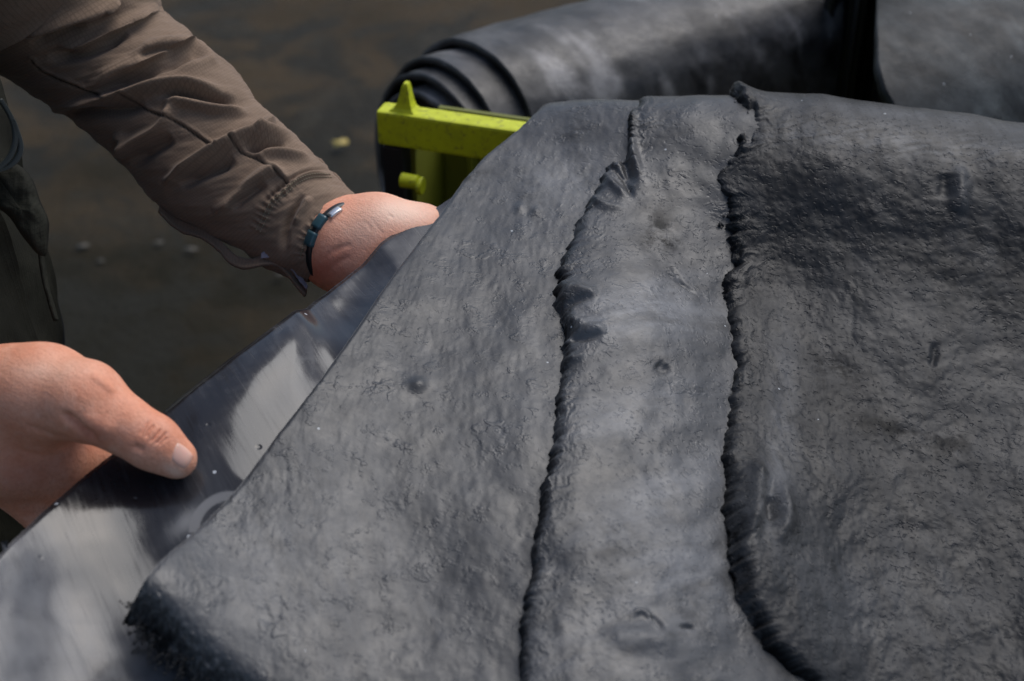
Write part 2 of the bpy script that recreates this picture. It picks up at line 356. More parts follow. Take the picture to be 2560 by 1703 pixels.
def sheet(name, Lf, rightpx, t1f, nr, nc, hf, th, mat, jit, label, wear=None, stain=None, t0=-.06, seed=0, edge_soft=26):
    # rows in t, dense columns at the left edge
    s = np.linspace(0, 1, nc)**1.55
    rows = np.r_[np.linspace(t0, .06, int(nr*.16))[:-1], np.linspace(.06, 1, nr-int(nr*.16)+1)]
    t = np.repeat(rows[:, None], nc, 1); px = np.full(t.shape, 1500.); py = np.full(t.shape, 600.)
    for it in range(14):
        tt = np.where(t > 0, t*t1f(px), t)
        py = bil(PYT, px, tt); tl = np.repeat(tt[:, :1], nc, 1)
        pyl = np.where(tl < 0, bil(PYT, px, np.zeros_like(px)), py)
        L = Lf(pyl[:, :1]); yl = pyl[:, :1]
        L = L+jit*(1+.8*sstep(900, 700, yl))*(.9*fbm(yl/70., 0*yl+seed, seed)+.6*fbm(yl/19., 0*yl+seed, seed+7)+.22*fbm(yl/6., 0*yl, seed+9)+1.0*(np.abs(perlin(yl/37., 0*yl+.5, seed+11))-.25)+.5*fbm(yl/10., 0*yl+.5, seed+12)*sstep(-.1, .5, perlin(yl/80., 0*yl+.5, seed+13)))
        R = rightpx if np.isscalar(rightpx) else rightpx(yl)
        npx = L+s[None, :]*(R-L); px = npx*.7+px*.3 if it < 13 else npx
    tt = np.where(t > 0, t*t1f(px), t); py = bil(PYT, px, tt); d = bil(DT, px, tt)
    G = P(px, py, d); N = normals(G); e = px-px[:, :1]
    h, th_ = hf(px, py, e, tt)
    G = G+N*h[..., None]; N2 = normals(G)
    thick = th*np.ones_like(h) if th_ is None else th*th_
    V, F = slab(G, N, thick)
    at_ = {'wear': np.tile((wear(px, py, e) if wear else np.zeros_like(px)).ravel(), 2), 'stain': np.tile((stain(px, py, e) if stain else np.zeros_like(px)).ravel(), 2)}
    o = mesh(name, V, F, mat, attrs=at_)
    tag(o, label, 'rubber sheet', 'sheets of raw rubber draped over the container')
    return o, G, N2
one = lambda px: np.ones_like(px)
# ---- sheet under everything: glossy, held by the hands
E_D = poly_f([(1180, 438), (1146, 460), (1077, 506), (1003, 551), (898, 615), (789, 689), (715, 750), (620, 824), (502, 916), (365, 1017), (242, 1109), (140, 1193), (0, 1321), (-120, 1424), (-200, 1490), (-200, 1800)])
nr, nc = 330, 210
ys = np.linspace(452, 1795, nr)[:, None]; s = np.linspace(0, 1, nc)[None, :]**1.25
L = E_D(ys)+1.2*fbm(ys/22., 0*ys, 3); R = L_A(ys)+190+np.clip((ys-1450)/300, 0, 1)*420
px = L+s*(R-L); py = np.repeat(ys, nc, 1); d = at(DG, px, py)
G = P(px, py, d); N = normals(G); e = px-px[:, :1]
und = .0035*fbm(px/420., py/420., 21, 2)+.0003*fbm(px/120., py/120., 22, 2)
aa = px*.78-py*.62; ak = np.array([-1100, -860, -730, -630, -200, -120, -60, 60, 110, 160, 340, 390, 460, 600]); sk = SLOPE*np.array([-.5, -.6, -.5, 1, 1.1, .3, -.8, -.8, .2, .4, .4, -.3, -.7, 0])
ag = np.linspace(-1100, 600, 900); hg = np.cumsum(np.interp(ag, ak, sk))*(ag[1]-ag[0])*.00029; hg -= np.interp(ag, [-1100, 600], [hg[0], hg[-1]]); hg -= hg.max(); hg += (.004-hg[-1])*np.clip((ag-220)/260, 0, 1)**1.0; und += np.interp(aa, ag, hg)
und += 0.001*gauss(px, py, 430, 1200, 110, 300, 40)+.004*gauss(px, py, 700, 850, 60, 220, 40)-.004*gauss(px, py, 900, 690, 60, 150, 40)+.0015*gauss(px, py, 1040, 575, 28, 60, 20)
und += .14*.00027*(e-200)*sstep(110, 170, aa)*(1-sstep(330, 390, aa))-.05*.00025*e*sstep(-620, -780, aa); und -= .002*np.exp(-(e/14.)**2)
und = np.where(und > 0, und*sstep(-60, 330, L_A(ys)-px), und)
G = G+N*(und-.0085)[..., None]; N = normals(G); V, F = slab(G, N, .0045)
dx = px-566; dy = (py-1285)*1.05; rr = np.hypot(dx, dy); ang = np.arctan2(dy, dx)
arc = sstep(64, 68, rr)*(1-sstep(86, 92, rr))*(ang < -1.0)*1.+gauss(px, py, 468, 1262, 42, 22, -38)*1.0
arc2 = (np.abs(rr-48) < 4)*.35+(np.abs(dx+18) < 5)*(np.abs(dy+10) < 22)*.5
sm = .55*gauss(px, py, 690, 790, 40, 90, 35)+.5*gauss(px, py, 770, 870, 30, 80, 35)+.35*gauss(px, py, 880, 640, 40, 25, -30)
mk = np.clip(.85*sstep(-600, -780, aa)*(.75+.25*fbm(px/50., py/50., 33))+arc+arc2+.5*sm*sstep(-.2, .6, fbm(px/40., py/40., 30)), 0, 1)  # imprint and smears, plus sky reflection painted pale at the lower left
o = mesh('rubber_sheet', V, F, GLOSS, attrs={'mark_glare': np.tile(mk.ravel(), 2)})
tag(o, 'glossy black rubber sheet at the lower left gripped by both hands', 'rubber sheet', 'sheets of raw rubber draped over the container')
GD, ND = G, N

# ---- sheet A
def tA(px):
    yb = np.interp(px, [200, 310, 340, 420, 500, 580, 660, 760, 900], [1535, 1540, 1555, 1612, 1662, 1705, 1762, 1800, 1800])
    yb = yb+7*fbm(px/30., px*0, 41)+4*fbm(px/9., px*0, 42); return np.clip(at(TG, px, np.minimum(yb, 1799)), .05, 1)
def hA(px, py, e, t):
    h = .0016*fbm(px/230., py/230., 51, 3)+.0002*fbm(px/60., py/60., 52, 3)+.00016*fbm(px/16., py/26., 53, 2)*sstep(0, 60, e)
    h += .0035*gauss(px, py, 1045, 965, 22, 16)+.002*gauss(px, py, 1300, 520, 12, 12)+.002*gauss(px, py, 1340, 530, 12, 10)
    lowl = gauss(px, py, 350, 1500, 230, 170); h += .021*lowl
    bot = np.interp(px, [310, 340, 500, 660, 760, 900, 1000], [1540, 1555, 1662, 1762, 1830, 1930, 2300]); eb = np.clip((bot-py), 0, 300)
    h += -.017*np.exp(-(eb/34.)**1.6)+.0035*fbm(px/13., py/13., 57, 4)*np.exp(-(eb/40.)**2)
    h -= .0009*np.exp(-(e/9.)**2)
    h -= .010*sstep(1500, 1200, px)*0
    return h, 1+1.2*gauss(px, py, 420, 1560, 260, 90, 38)
shA, GA, NA = sheet('rubber_sheet', L_A, lambda yl: L_B(yl)*1.0+150, tA, 430, 250, hA, .0045, RUB_A, 1.0,
    'smooth grey rubber sheet with straight cut left edge, lying on the glossy black sheet', seed=1,
    wear=lambda x, y, e: .5*gauss(x, y, 1420, 430, 130, 90, -20)+.3*gauss(x, y, 700, 1400, 260, 200),
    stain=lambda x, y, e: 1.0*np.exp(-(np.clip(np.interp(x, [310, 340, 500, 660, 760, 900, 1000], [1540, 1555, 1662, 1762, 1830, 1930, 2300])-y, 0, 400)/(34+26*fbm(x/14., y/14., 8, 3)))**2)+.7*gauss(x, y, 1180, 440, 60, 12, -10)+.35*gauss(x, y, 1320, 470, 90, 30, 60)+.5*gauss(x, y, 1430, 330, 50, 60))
# ---- sheet B
foldsB = [([(1392, 758), (1425, 752), (1470, 772), (1490, 780)], 17, .005), ([(1402, 790), (1435, 782), (1485, 784)], 7, -.003), ([(1400, 815), (1430, 835), (1470, 862), (1510, 868)], 17, .005), ([(1412, 862), (1450, 876), (1500, 876)], 7, -.003), ([(1395, 905), (1420, 920), (1460, 915)], 9, .003),
          ([(1575, 258), (1578, 320), (1583, 400), (1600, 470)], 13, .0065), ([(1555, 330), (1560, 400), (1580, 490)], 12, -.005), ([(1500, 440), (1530, 480), (1565, 520)], 9, .003), ([(1520, 420), (1560, 470), (1580, 520)], 6, -.003),
          ([(1470, 490), (1500, 530), (1560, 545)], 9, .003), ([(1640, 700), (1680, 730), (1720, 760)], 4, -.0016), ([(1660, 690), (1690, 740)], 4, -.0012), ([(1620, 940), (1640, 955), (1650, 945)], 12, -.003),
          ([(1610, 1560), (1640, 1600)], 8, -.003), ([(1680, 1590), (1700, 1586), (1715, 1592)], 4, -.003), ([(1560, 1565), (1590, 1550), (1615, 1575), (1630, 1605)], 7, .0022)]
def edge_relief(px, py, e, seed, wid, amp):
    g = fbm((py+.35*e)/17.+2.2*fbm(px/70., py/70., seed+2, 3), e/90., seed, 5)*(.55+.9*sstep(-.5, .6, fbm(py/90., 0*py, seed+8, 3))); f = np.exp(-e/wid)
    return amp*(g*f*1.5)+amp*.5*fbm(px/7., py/7., seed+4, 3)*np.exp(-e/(wid*.5))
def hB(px, py, e, t):
    h = .004+.0055*sstep(0, .15, t)+.0020*fbm(px/210., py/210., 61, 3)+.0003*fbm(px/50., py/50., 62, 3)*sstep(0, .1, t)
    h += edge_relief(px, py, e, 63, 40, .0010)-(.0080*np.exp(-(e/13.)**1.5)+.0034*np.exp(-e/38.))*(.8+.4*sstep(500, 1300, py))
    h += creases(px, py, foldsB)
    h += .004*gauss(px, py, 1590, 1620, 60, 30)+.006*gauss(px, py, 1600, 850, 190, 110)
    return h, 1+.35*np.exp(-e/30.)
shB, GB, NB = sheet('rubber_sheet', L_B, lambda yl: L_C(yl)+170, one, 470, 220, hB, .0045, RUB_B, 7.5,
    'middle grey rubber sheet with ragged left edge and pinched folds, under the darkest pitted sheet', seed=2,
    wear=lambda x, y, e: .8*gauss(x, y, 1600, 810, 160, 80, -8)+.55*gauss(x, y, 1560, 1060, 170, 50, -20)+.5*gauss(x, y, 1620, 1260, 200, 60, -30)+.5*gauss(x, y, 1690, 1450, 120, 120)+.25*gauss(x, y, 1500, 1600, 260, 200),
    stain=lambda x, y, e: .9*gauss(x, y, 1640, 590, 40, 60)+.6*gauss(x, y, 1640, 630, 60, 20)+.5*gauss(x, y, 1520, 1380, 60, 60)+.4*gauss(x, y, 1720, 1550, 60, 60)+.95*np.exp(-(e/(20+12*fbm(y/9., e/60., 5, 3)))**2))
# ---- sheet C
foldsC = [([(1812, 250), (1835, 300), (1848, 352), (1862, 395)], 16, .006), ([(1885, 262), (1872, 330), (1866, 380)], 7, -.006), ([(1820, 500), (1790, 560), (1780, 620)], 14, .003),
          ([(1860, 1180), (1850, 1260), (1835, 1330), (1810, 1400)], 26, .007), ([(1905, 1230), (1915, 1330), (1890, 1420)], 22, .006), ([(1880, 1290), (1880, 1360)], 16, -.005), ([(2390, 430), (2385, 500), (2375, 560)], 22, .004), ([(2350, 450), (2345, 520)], 18, -.003), ([(2320, 890), (2310, 960)], 10, -.0025)]
def hC(px, py, e, t):
    h = .0055+.0115*sstep(.01, .2, t)+.0025*fbm(px/240., py/240., 71, 3)+(.0006*fbm(px/48., py/48., 72, 3)+.00025*fbm(px/15., py/15., 76, 3))*sstep(0, .1, t)
    h += edge_relief(px, py, e, 73, 30, .0007+.0024*sstep(900, 700, py)*(.5+.9*sstep(-.3, .5, perlin(py/60., py*0, 78))))-.0090*np.exp(-(e/12.)**1.5)-.0036*np.exp(-e/34.)
    h += creases(px, py, foldsC)
    h += .009*gauss(px, py, 1850, 1430, 150, 190)+.004*gauss(px, py, 1960, 1640, 130, 90)
    h += .014*np.exp(-(e/52.)**2)*np.exp(-((t+.006)/.028)**2)
    return h, 1+.6*np.exp(-e/26.)
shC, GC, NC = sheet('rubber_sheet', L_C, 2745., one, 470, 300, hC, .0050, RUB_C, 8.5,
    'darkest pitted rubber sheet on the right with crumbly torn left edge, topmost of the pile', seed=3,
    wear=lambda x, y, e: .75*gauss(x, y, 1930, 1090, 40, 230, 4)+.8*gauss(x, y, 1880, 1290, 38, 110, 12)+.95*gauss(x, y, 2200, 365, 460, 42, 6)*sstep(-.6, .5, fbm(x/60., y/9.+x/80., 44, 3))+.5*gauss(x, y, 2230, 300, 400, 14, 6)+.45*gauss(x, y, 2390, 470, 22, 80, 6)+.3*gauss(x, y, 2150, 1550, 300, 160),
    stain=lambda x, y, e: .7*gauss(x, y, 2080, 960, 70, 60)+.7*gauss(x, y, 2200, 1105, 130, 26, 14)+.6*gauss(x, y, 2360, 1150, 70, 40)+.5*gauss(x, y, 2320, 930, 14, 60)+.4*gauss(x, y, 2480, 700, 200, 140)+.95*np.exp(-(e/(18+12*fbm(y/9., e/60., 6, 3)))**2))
# ---- crumbs on the torn edges
ICO = bmesh.new(); bmesh.ops.create_icosphere(ICO, subdivisions=1, radius=1); ICO.verts.index_update()
IV = np.array([v.co[:] for v in ICO.verts]); IF = np.array([[v.index for v in f.verts] for f in ICO.faces]); ICO.free()
def crumbs(G, N, rows, ncol, count, smin, smax, parent, drop=.003, rng=None, pick=None):
    rng = rng or np.random.default_rng(5); Vs = []; Fs = []
    for k in range(count):
        if pick: p, n = pick(rng)
        else:
            r = rng.integers(*rows); c = int(abs(rng.normal(0, ncol))); p, n = G[r, c], N[r, c]
        sz = smin*(smax/smin)**(rng.random()**2.2); v = IV*(1+.45*rng.normal(size=(len(IV), 1)))
        A = np.linalg.qr(rng.normal(size=(3, 3)))[0]; v = (v*np.array([1, .7, .6])*sz)@A
        Vs.append(v+p-n*drop*rng.random()); Fs.append(IF+len(IV)*k)
    return tag(mesh('torn_edge', np.concatenate(Vs), np.concatenate(Fs), CRUMB, parent, smooth=False), kind='stuff')
crumbs(GB, NB, (60, 470), 2.5, 420, .0004, .0012, shB)
crumbs(GC, NC, (40, 300), 2.4, 1000, .0005, .0026, shC, rng=np.random.default_rng(8))
nrA = GA.shape[0]
def pickA(rng):
    c = rng.integers(16, 125); return GA[nrA-2-int(abs(rng.normal(0, 2.2))), c], NA[nrA-1, c]
crumbs(GA, NA, None, 0, 3600, .0003, .0013, shA, drop=.013, rng=np.random.default_rng(9), pick=pickA)

# ------------------------------------------------------------------ lime container
c0 = P(940, 277, 1.27); _q = P(1290, 327, 1.) - np.array([0, 0, ZC]); c1 = np.array([0, 0, ZC])+_q*((c0[2]-ZC)/_q[2])-c0; c1[2] = 0; ex = c1/np.linalg.norm(c1); ez = np.array([0, 0, 1.]); ey = np.cross(ez, ex)
zt = c0[2]; bin_ = empty('waste_container', (float(c0[0]), float(c0[1]), 0)); tag(bin_, 'lime green plastic container with an upright lug, filled with rubber rolls', 'container')
LX, LY = .78, .50
def at3(a, b, z): return c0+ex*a+ey*b+ez*(z-zt)
pp = []
rounded_box(pp, at3(LX/2, .010, zt-.0165), LX, .022, .033, ex, ey, ez, .003)
mesh('rim', *joinVF(pp), LIME, bin_, smooth=False)
p = []; rounded_box(p, at3(LX/2, .092, (zt-.034)/2), LX-.05, .006, zt-.034, ex, ey, ez, .001); mesh('front_panel', *joinVF(p), LIME_SHADE, bin_, smooth=False)
ht = .60; p = []
rounded_box(p, at3(LX/2, LY, ht/2), LX-.04, .012, ht, ex, ey, ez, .002); rounded_box(p, at3(.035, LY/2+.02, ht/2), .012, LY-.03, ht-.002, ex, ey, ez, .002); rounded_box(p, at3(LX-.035, LY/2+.02, ht/2), .012, LY-.03, ht-.002, ex, ey, ez, .002); rounded_box(p, at3(LX/2, LY/2+.02, ht-.02), LX-.085, LY-.045, .02, ex, ey, ez, .002)
mesh('tub', *joinVF(p), BLACKP, bin_, smooth=False)
for a in (.013, LX-.013):
    p = []; rounded_box(p, at3(a, .011, (zt-.034)/2), .020, .020, zt-.036, ex, ey, ez, .002); mesh('corner_post', *joinVF(p), BLACKP, bin_, smooth=False)
for a in (.062, .2, .34, .48, .62):
    p = []; rounded_box(p, at3(a, .080, (zt-.04)/2), .005, .018, zt-.05, ex, ey, ez, .001); mesh('rib', *joinVF(p), LIME_SHADE, bin_, smooth=False)
pc = P(1004, 450, 1.275); q = tube([pc, pc+ex*.016], [.0068, .0064], 18); mesh('peg', q[0], q[1], LIME, bin_, smooth=False)
q2 = tube([pc+ex*.016, pc+ex*.018, pc+ex*.0205], [.0075, .0084, .0075], 18); mesh('peg_head', q2[0]-ez*.003, q2[1], LIME, bin_, smooth=False)
p = []; rounded_box(p, at3(.0285, .052, (zt-.034)/2), .005, .08, zt-.036, ex, ey, ez, .001); mesh('side_flange', *joinVF(p), LIME_SHADE, bin_, smooth=False)
# lug: tapered fin on the rim
def prism(ring_lo, ring_hi):
    n = len(ring_lo); V = np.array(list(ring_lo)+list(ring_hi)); F = [[k, (k+1) % n, n+(k+1) % n, n+k] for k in range(n)]+[list(range(n))[::-1], list(range(n, 2*n))]; return V, F
rings = []
for z, wl, wr, dd in ((0, .013, .011, .0085), (.003, .0085, .0085, .0065), (.008, .0055, .0070, .0055), (.0245, .0008, .0046, .0040), (.0265, -.0005, .0038, .0030)):
    cc = at3(.024, .0105, zt+z); rings.append([cc-ex*wl-ey*dd, cc+ex*wr-ey*dd, cc+ex*wr+ey*dd, cc-ex*wl+ey*dd])
V = np.array(sum(rings, [])); F = [[4*k+i, 4*k+(i+1) % 4, 4*k+4+(i+1) % 4, 4*k+4+i] for k in range(4) for i in range(4)]+[[16, 17, 18, 19]]
mesh('lug', V, F, LIME, bin_, smooth=False)

# ------------------------------------------------------------------ rubber rolls behind
def roll(name, center, alpha, prof, a_start, a_end, mat, th, hmax, label, na=150, dn=.0016, attrs=None):
    """prof: list of (theta deg, radius); a_start(theta index) / a_end give the ends along the axis"""
    ax = np.array([math.cos(alpha), math.sin(alpha), 0]); hh = np.array([math.sin(alpha), -math.cos(alpha), 0])
    pr = np.array(prof, float); n = int((pr[-1, 0]-pr[0, 0])/1.6); thd = np.linspace(pr[0, 0], pr[-1, 0], n); r = ncs(pr[:, 0], pr[:, 1], thd); tr = np.radians(thd)
    hc = r*np.sin(tr); zc_ = r*np.cos(tr); hc = np.where(hc > 0, hmax*np.tanh(hc/hmax), hc)
    a0 = a_start(thd); u = np.linspace(0, 1, na)**1.3
    C2 = np.asarray(center)+hc[:, None]*hh+zc_[:, None]*np.array([0, 0, 1.])
    a1 = a_end(C2, thd) if callable(a_end) else a_end
    A = a0[:, None]+u[None, :]*(np.broadcast_to(a1, a0.shape)-a0)[:, None]
    G = C2[:, None, :]+A[..., None]*ax; T = np.gradient(C2, axis=0); Nn = np.cross(ax, T); Nn /= np.linalg.norm(Nn, axis=1, keepdims=True)
    out = np.sign((Nn*(C2-np.asarray(center))).sum(1).mean()); Nn *= out; N = np.repeat(Nn[:, None, :], na, 1)
    ss = r.mean()*tr
    G = G+N*(dn*fbm(A*9., ss[:, None]*9.+3, 81, 3)+dn*.4*fbm(A*30., ss[:, None]*30., 82, 3))[..., None]
    V, F = slab(G, N, th)
    wv = sstep(.1, .8, fbm(A*16., ss[:, None]*7., 85, 4))*.6; z = np.zeros_like(wv)
    o = mesh(name, V, F, mat, attrs={'wear': np.tile(wv.ravel(), 2), 'stain': np.tile(z.ravel(), 2)})
    return tag(o, label, 'rubber roll', 'rolls of rubber in the container'), G
rc = P(1203, 462, 1.55); AL = math.radians(35); ax1 = np.array([math.cos(AL), math.sin(AL), 0])
def end_at(line, ax=ax1, lim=1.6):
    """the cut of a sheet end: follows a slanting line across the roll"""
    fx = poly_f(line)
    def f(C2, thd):
        lo = np.full(len(C2), -1.5); hi = np.full(len(C2), 3.0)
        for _ in range(40):
            mid = (lo+hi)/2; x, y, _d = proj(C2+mid[:, None]*ax); b = x < fx(y); lo = np.where(b, mid, lo); hi = np.where(b, hi, mid)
        return np.clip(lo, -1., lim)
    return f
prof = [(-1240, .116), (-1080, .120), (-720, .1370), (-360, .149), (-180, .154), (0, .1615), (60, .164), (120, .164)]
ast = lambda t: np.interp(t, [-1240, -1000, -880, -560, -540, -520, -200, -170, 60], [-.062, -.060, -.057, -.050, -.043, -.038, -.034, 0, 0])
roll('rubber_roll', rc, AL, prof, ast, end_at([(2112, -400), (2112, 60), (2106, 160), (2085, 290), (2060, 420)]), RUB_R, .0080, .14, 'large dark rubber roll with its spiral end behind the lime container rim', na=150)
def roll2():
    al = math.radians(28); a2 = np.array([math.cos(al), math.sin(al), 0]); cen = P(2330, 500, 1.60)
    pr = [(-60, .25), (0, .25), (60, .25), (100, .25)]; C = end_at([(2196, -400), (2192, 60), (2196, 160), (2212, 220), (2255, 300), (2330, 380)], a2)
    global _c2
    hh = np.array([math.sin(al), -math.cos(al), 0])
    def st(thd):
        t = np.radians(thd); hc = .25*np.sin(t); hc = np.where(hc > 0, .22*np.tanh(hc/.22), hc); return C(cen+hc[:, None]*hh+(.25*np.cos(t))[:, None]*np.array([0, 0, 1.]), thd)
    return roll('rubber_roll', cen, al, pr, st, .6, RUB_R2, .012, .22, 'second rubber roll at the upper right, beyond the dark gap beside the large roll', na=110)
roll2()
# black sheet added to stand for the shade in the gap between the rolls
ff = np.linspace(0, 1, 60); pth = np.array([P(2060+180*a, 200+18*math.sin(9*a), 1.66+.03*math.sin(14*a)) for a in ff]); zz_ = np.linspace(-.35, .45, 40)
Gf = pth[None, :, :]+zz_[:, None, None]*np.array([0, 0, 1.]); Nf = normals(Gf); Vf, Ff = slab(Gf, Nf, .012)
tag(mesh('rubber_sheet', Vf, Ff, BLACKP), 'black sheet added for the shade in the narrow gap between the two rolls', 'rubber sheet')

# ------------------------------------------------------------------ person
person = empty('person', (-.46, .80, 0)); tag(person, 'person in a brown grey jacket and dark trousers gripping the rubber with both bare hands', 'person')
def sd_cone(X, a, b, ra, rb):
    ba = b-a; l2 = ba@ba; t = np.clip(((X-a)@ba)/l2, 0, 1); return np.linalg.norm(X-a-t[:, None]*ba, axis=1)-(ra+(rb-ra)*t)
def smin(a, b, k):
    h = np.clip(.5+.5*(b-a)/k, 0, 1); return b*(1-h)+a*h-k*h*(1-h)
def surface_nets(f, lo, hi, h):
    lo = np.asarray(lo); n = np.ceil((np.asarray(hi)-lo)/h).astype(int)+1
    g = [lo[i]+h*np.arange(n[i]) for i in range(3)]; D = np.empty(n)
    yy, zz = np.meshgrid(g[1], g[2], indexing='ij')
    for i in range(n[0]): D[i] = f(np.stack([np.full(yy.size, g[0][i]), yy.ravel(), zz.ravel()], 1)).reshape(yy.shape)
    s = D < 0; cnt = np.zeros(n-1); acc = np.zeros((*(n-1), 3))
    cor = [(a, b, c) for a in (0, 1) for b in (0, 1) for c in (0, 1)]
    sl = lambda c: tuple(slice(c[k], n[k]-1+c[k]) for k in range(3))
    for a in cor:
        for k in range(3):
            if a[k] == 0:
                b = list(a); b[k] = 1; da = D[sl(a)]; db = D[sl(b)]; m = (da < 0) != (db < 0)
                t = np.where(m, da/np.where(m, da-db, 1), 0); cnt += m
                for j in range(3): acc[..., j] += np.where(m, a[j]+(t if j == k else 0), 0)
    idx = -np.ones(n-1, int); m = cnt > 0; idx[m] = np.arange(m.sum()); cell = np.argwhere(m)
    V = lo+h*(cell+acc[m]/cnt[m][:, None]); F = []
    for k in range(3):
        u, v = (k+1) % 3, (k+2) % 3; a = [slice(None)]*3; b = [slice(None)]*3; a[k] = slice(0, -1); b[k] = slice(1, None)
        ch = s[tuple(a)] != s[tuple(b)]; inside = s[tuple(a)]; e = np.argwhere(ch)
        e = e[(e[:, u] > 0) & (e[:, v] > 0) & (e[:, u] < n[u]-1) & (e[:, v] < n[v]-1)]
        fl = inside[tuple(e.T)]; q = []
        for du, dv in ((-1, -1), (0, -1), (0, 0), (-1, 0)):
            c = e.copy(); c[:, u] += du; c[:, v] += dv; q.append(idx[tuple(c.T)])
        q = np.stack(q, 1); F.append(np.where(fl[:, None], q, q[:, ::-1]))
    return V, np.concatenate(F)
def vnormals(V, F):
    n = np.zeros_like(V); fn = np.cross(V[F[:, 2]]-V[F[:, 0]], V[F[:, 3]]-V[F[:, 1]])
    for k in range(4): np.add.at(n, F[:, k], fn)
    return n/(np.linalg.norm(n, axis=1, keepdims=True)+1e-15)
def relax(V, F, it=3):
    e = np.concatenate([F[:, [0, 1]], F[:, [1, 2]], F[:, [2, 3]], F[:, [3, 0]]]); e = np.concatenate([e, e[:, ::-1]])
    c = np.bincount(e[:, 0], minlength=len(V))[:, None]
    for _ in range(it):
        a = np.zeros_like(V)
        for j in range(3): a[:, j] = np.bincount(e[:, 0], weights=V[e[:, 1], j], minlength=len(V))
        V = V*.5+.5*a/np.maximum(c, 1)
    return V
def sdf(prims, groups=None):
    def f(X):
        r = None
        for pr in prims:
            chain, k = pr; c = None
            for (a, ra), (b, rb) in zip(chain[:-1], chain[1:]):
                q = sd_cone(X, a, b, ra, rb); c = q if c is None else smin(c, q, .006)
            r = c if r is None else smin(r, c, k)
        return r
    return f
p3 = lambda *a: P(*a)
near = [
 ([(p3(-620, 900, .90), .040), (p3(-250, 965, .85), .031), (p3(-30, 1000, .825), .0285), (p3(90, 985, .812), .0255)], .01),
 ([(p3(40, 985, .815), .024), (p3(125, 985, .806), .0242), (p3(212, 1003, .793), .0225), (p3(305, 1060, .790), .0160), (p3(382, 1106, .7895), .0152), (p3(442, 1147, .7915), .0120)], .02),
 ([(p3(-30, 1060, .84), .036), (p3(60, 1105, .842), .036), (p3(140, 1140, .846), .028)], .018),
 ([(p3(140, 1125, .845), .017), (p3(290, 1140, .860), .0105), (p3(390, 1165, .858), .0092), (p3(450, 1190, .846), .0080)], .012),
 ([(p3(110, 1160, .848), .017), (p3(260, 1215, .860), .0105), (p3(370, 1250, .855), .0095), (p3(430, 1275, .842), .0082)], .009),
 ([(p3(60, 1185, .850), .016), (p3(210, 1280, .858), .0100), (p3(310, 1330, .850), .0090), (p3(360, 1355, .838), .0078)], .009),
 ([(p3(10, 1190, .848), .015), (p3(130, 1330, .850), .0088), (p3(200, 1390, .842), .0078), (p3(240, 1420, .832), .0070)], .009)]
far = [
 ([(p3(330, 250, 1.15), .042), (p3(650, 480, 1.09), .029), (p3(845, 607, 1.05), .0270), (p3(925, 598, 1.052), .0290)], .01),
 ([(p3(845, 590, 1.05), .026), (p3(950, 590, 1.053), .0285), (p3(1040, 618, 1.065), .0325), (p3(1090, 650, 1.075), .031)], .018),
 ([(p3(850, 650, 1.055), .022), (p3(940, 690, 1.05), .027), (p3(1010, 740, 1.05), .020), (p3(1090, 770, 1.04), .0125), (p3(1150, 790, 1.03), .0100)], .02),
 ([(p3(1080, 640, 1.075), .019), (p3(1190, 610, 1.09), .0105), (p3(1260, 590, 1.09), .009), (p3(1310, 575, 1.085), .008)], .012),
 ([(p3(1090, 670, 1.075), .019), (p3(1210, 660, 1.085), .0105), (p3(1290, 650, 1.08), .0095), (p3(1350, 640, 1.07), .0082)], .009),
 ([(p3(1090, 700, 1.07), .018), (p3(1210, 715, 1.075), .0100), (p3(1290, 715, 1.065), .0090), (p3(1345, 710, 1.055), .008)], .009),
 ([(p3(1080, 730, 1.065), .017), (p3(1180, 760, 1.065), .0092), (p3(1250, 770, 1.055), .008), (p3(1300, 770, 1.045), .0072)], .009)]
_b = BVHTree.FromPolygons(GD.reshape(-1, 3).tolist(), gridF(*GD.shape[:2]).tolist())
KN = (proj(np.array(_b.ray_cast(Vector((0, 0, ZC)), Vector((P(440, 1146, 1.)-np.array([0, 0, ZC])).tolist()).normalized())[0]))[2]-.0175)/.7915; print('NEAR SCALE', KN)
near = [([(np.array([0, 0, ZC])+(q-np.array([0, 0, ZC]))*KN, r*KN) for q, r in ch], k) for ch, k in near]
def bounds(pr, r=.03):
    a = np.array([q[0] for c, _ in pr for q in c]); rr = max(q[1] for c, _ in pr for q in c); return a.min(0)-rr-.01, a.max(0)+rr+.01
def trim(V, F, m):
    keep = m; ni = -np.ones(len(V), int); ni[keep] = np.arange(keep.sum()); F = F[keep[F].all(1)]; return V[keep], ni[F]
bodyV = []; bodyF = []; red = []; pale = []; off = 0
hand_lines_near = [([(150, 1028), (182, 1053), (217, 1081), (246, 1106)], 10, -.0030), ([(200, 1040), (240, 1062), (290, 1085)], 26, .0016),
  ([(364, 1097), (372, 1078), (388, 1060)], 3.2, -.0009), ([(374, 1106), (390, 1090), (404, 1070)], 3.0, -.0010), ([(386, 1112), (402, 1098), (418, 1078)], 3.2, -.0010), ([(352, 1090), (360, 1070), (372, 1050)], 3.5, -.0006), ([(396, 1116), (408, 1104), (422, 1092)], 3., -.0006),
  ([(330, 1115), (345, 1120), (362, 1128)], 9, -.0010), ([(225, 935), (255, 955), (290, 985)], 10, .0008), ([(60, 1060), (120, 1085), (180, 1100)], 8, -.0007), ([(40, 1120), (100, 1140), (150, 1140)], 7, -.0006)]
hand_lines_far = [([(905, 552), (918, 560), (930, 580)], 3, -.0003), ([(925, 545), (945, 570), (960, 590)], 3, -.0003), ([(830, 640), (850, 622), (885, 610)], 6, -.0006), ([(800, 660), (830, 628), (860, 612)], 6, -.0005), ([(810, 690), (840, 660), (880, 640)], 7, -.0006), ([(970, 535), (985, 545)], 3, -.0005)]
hb = {}
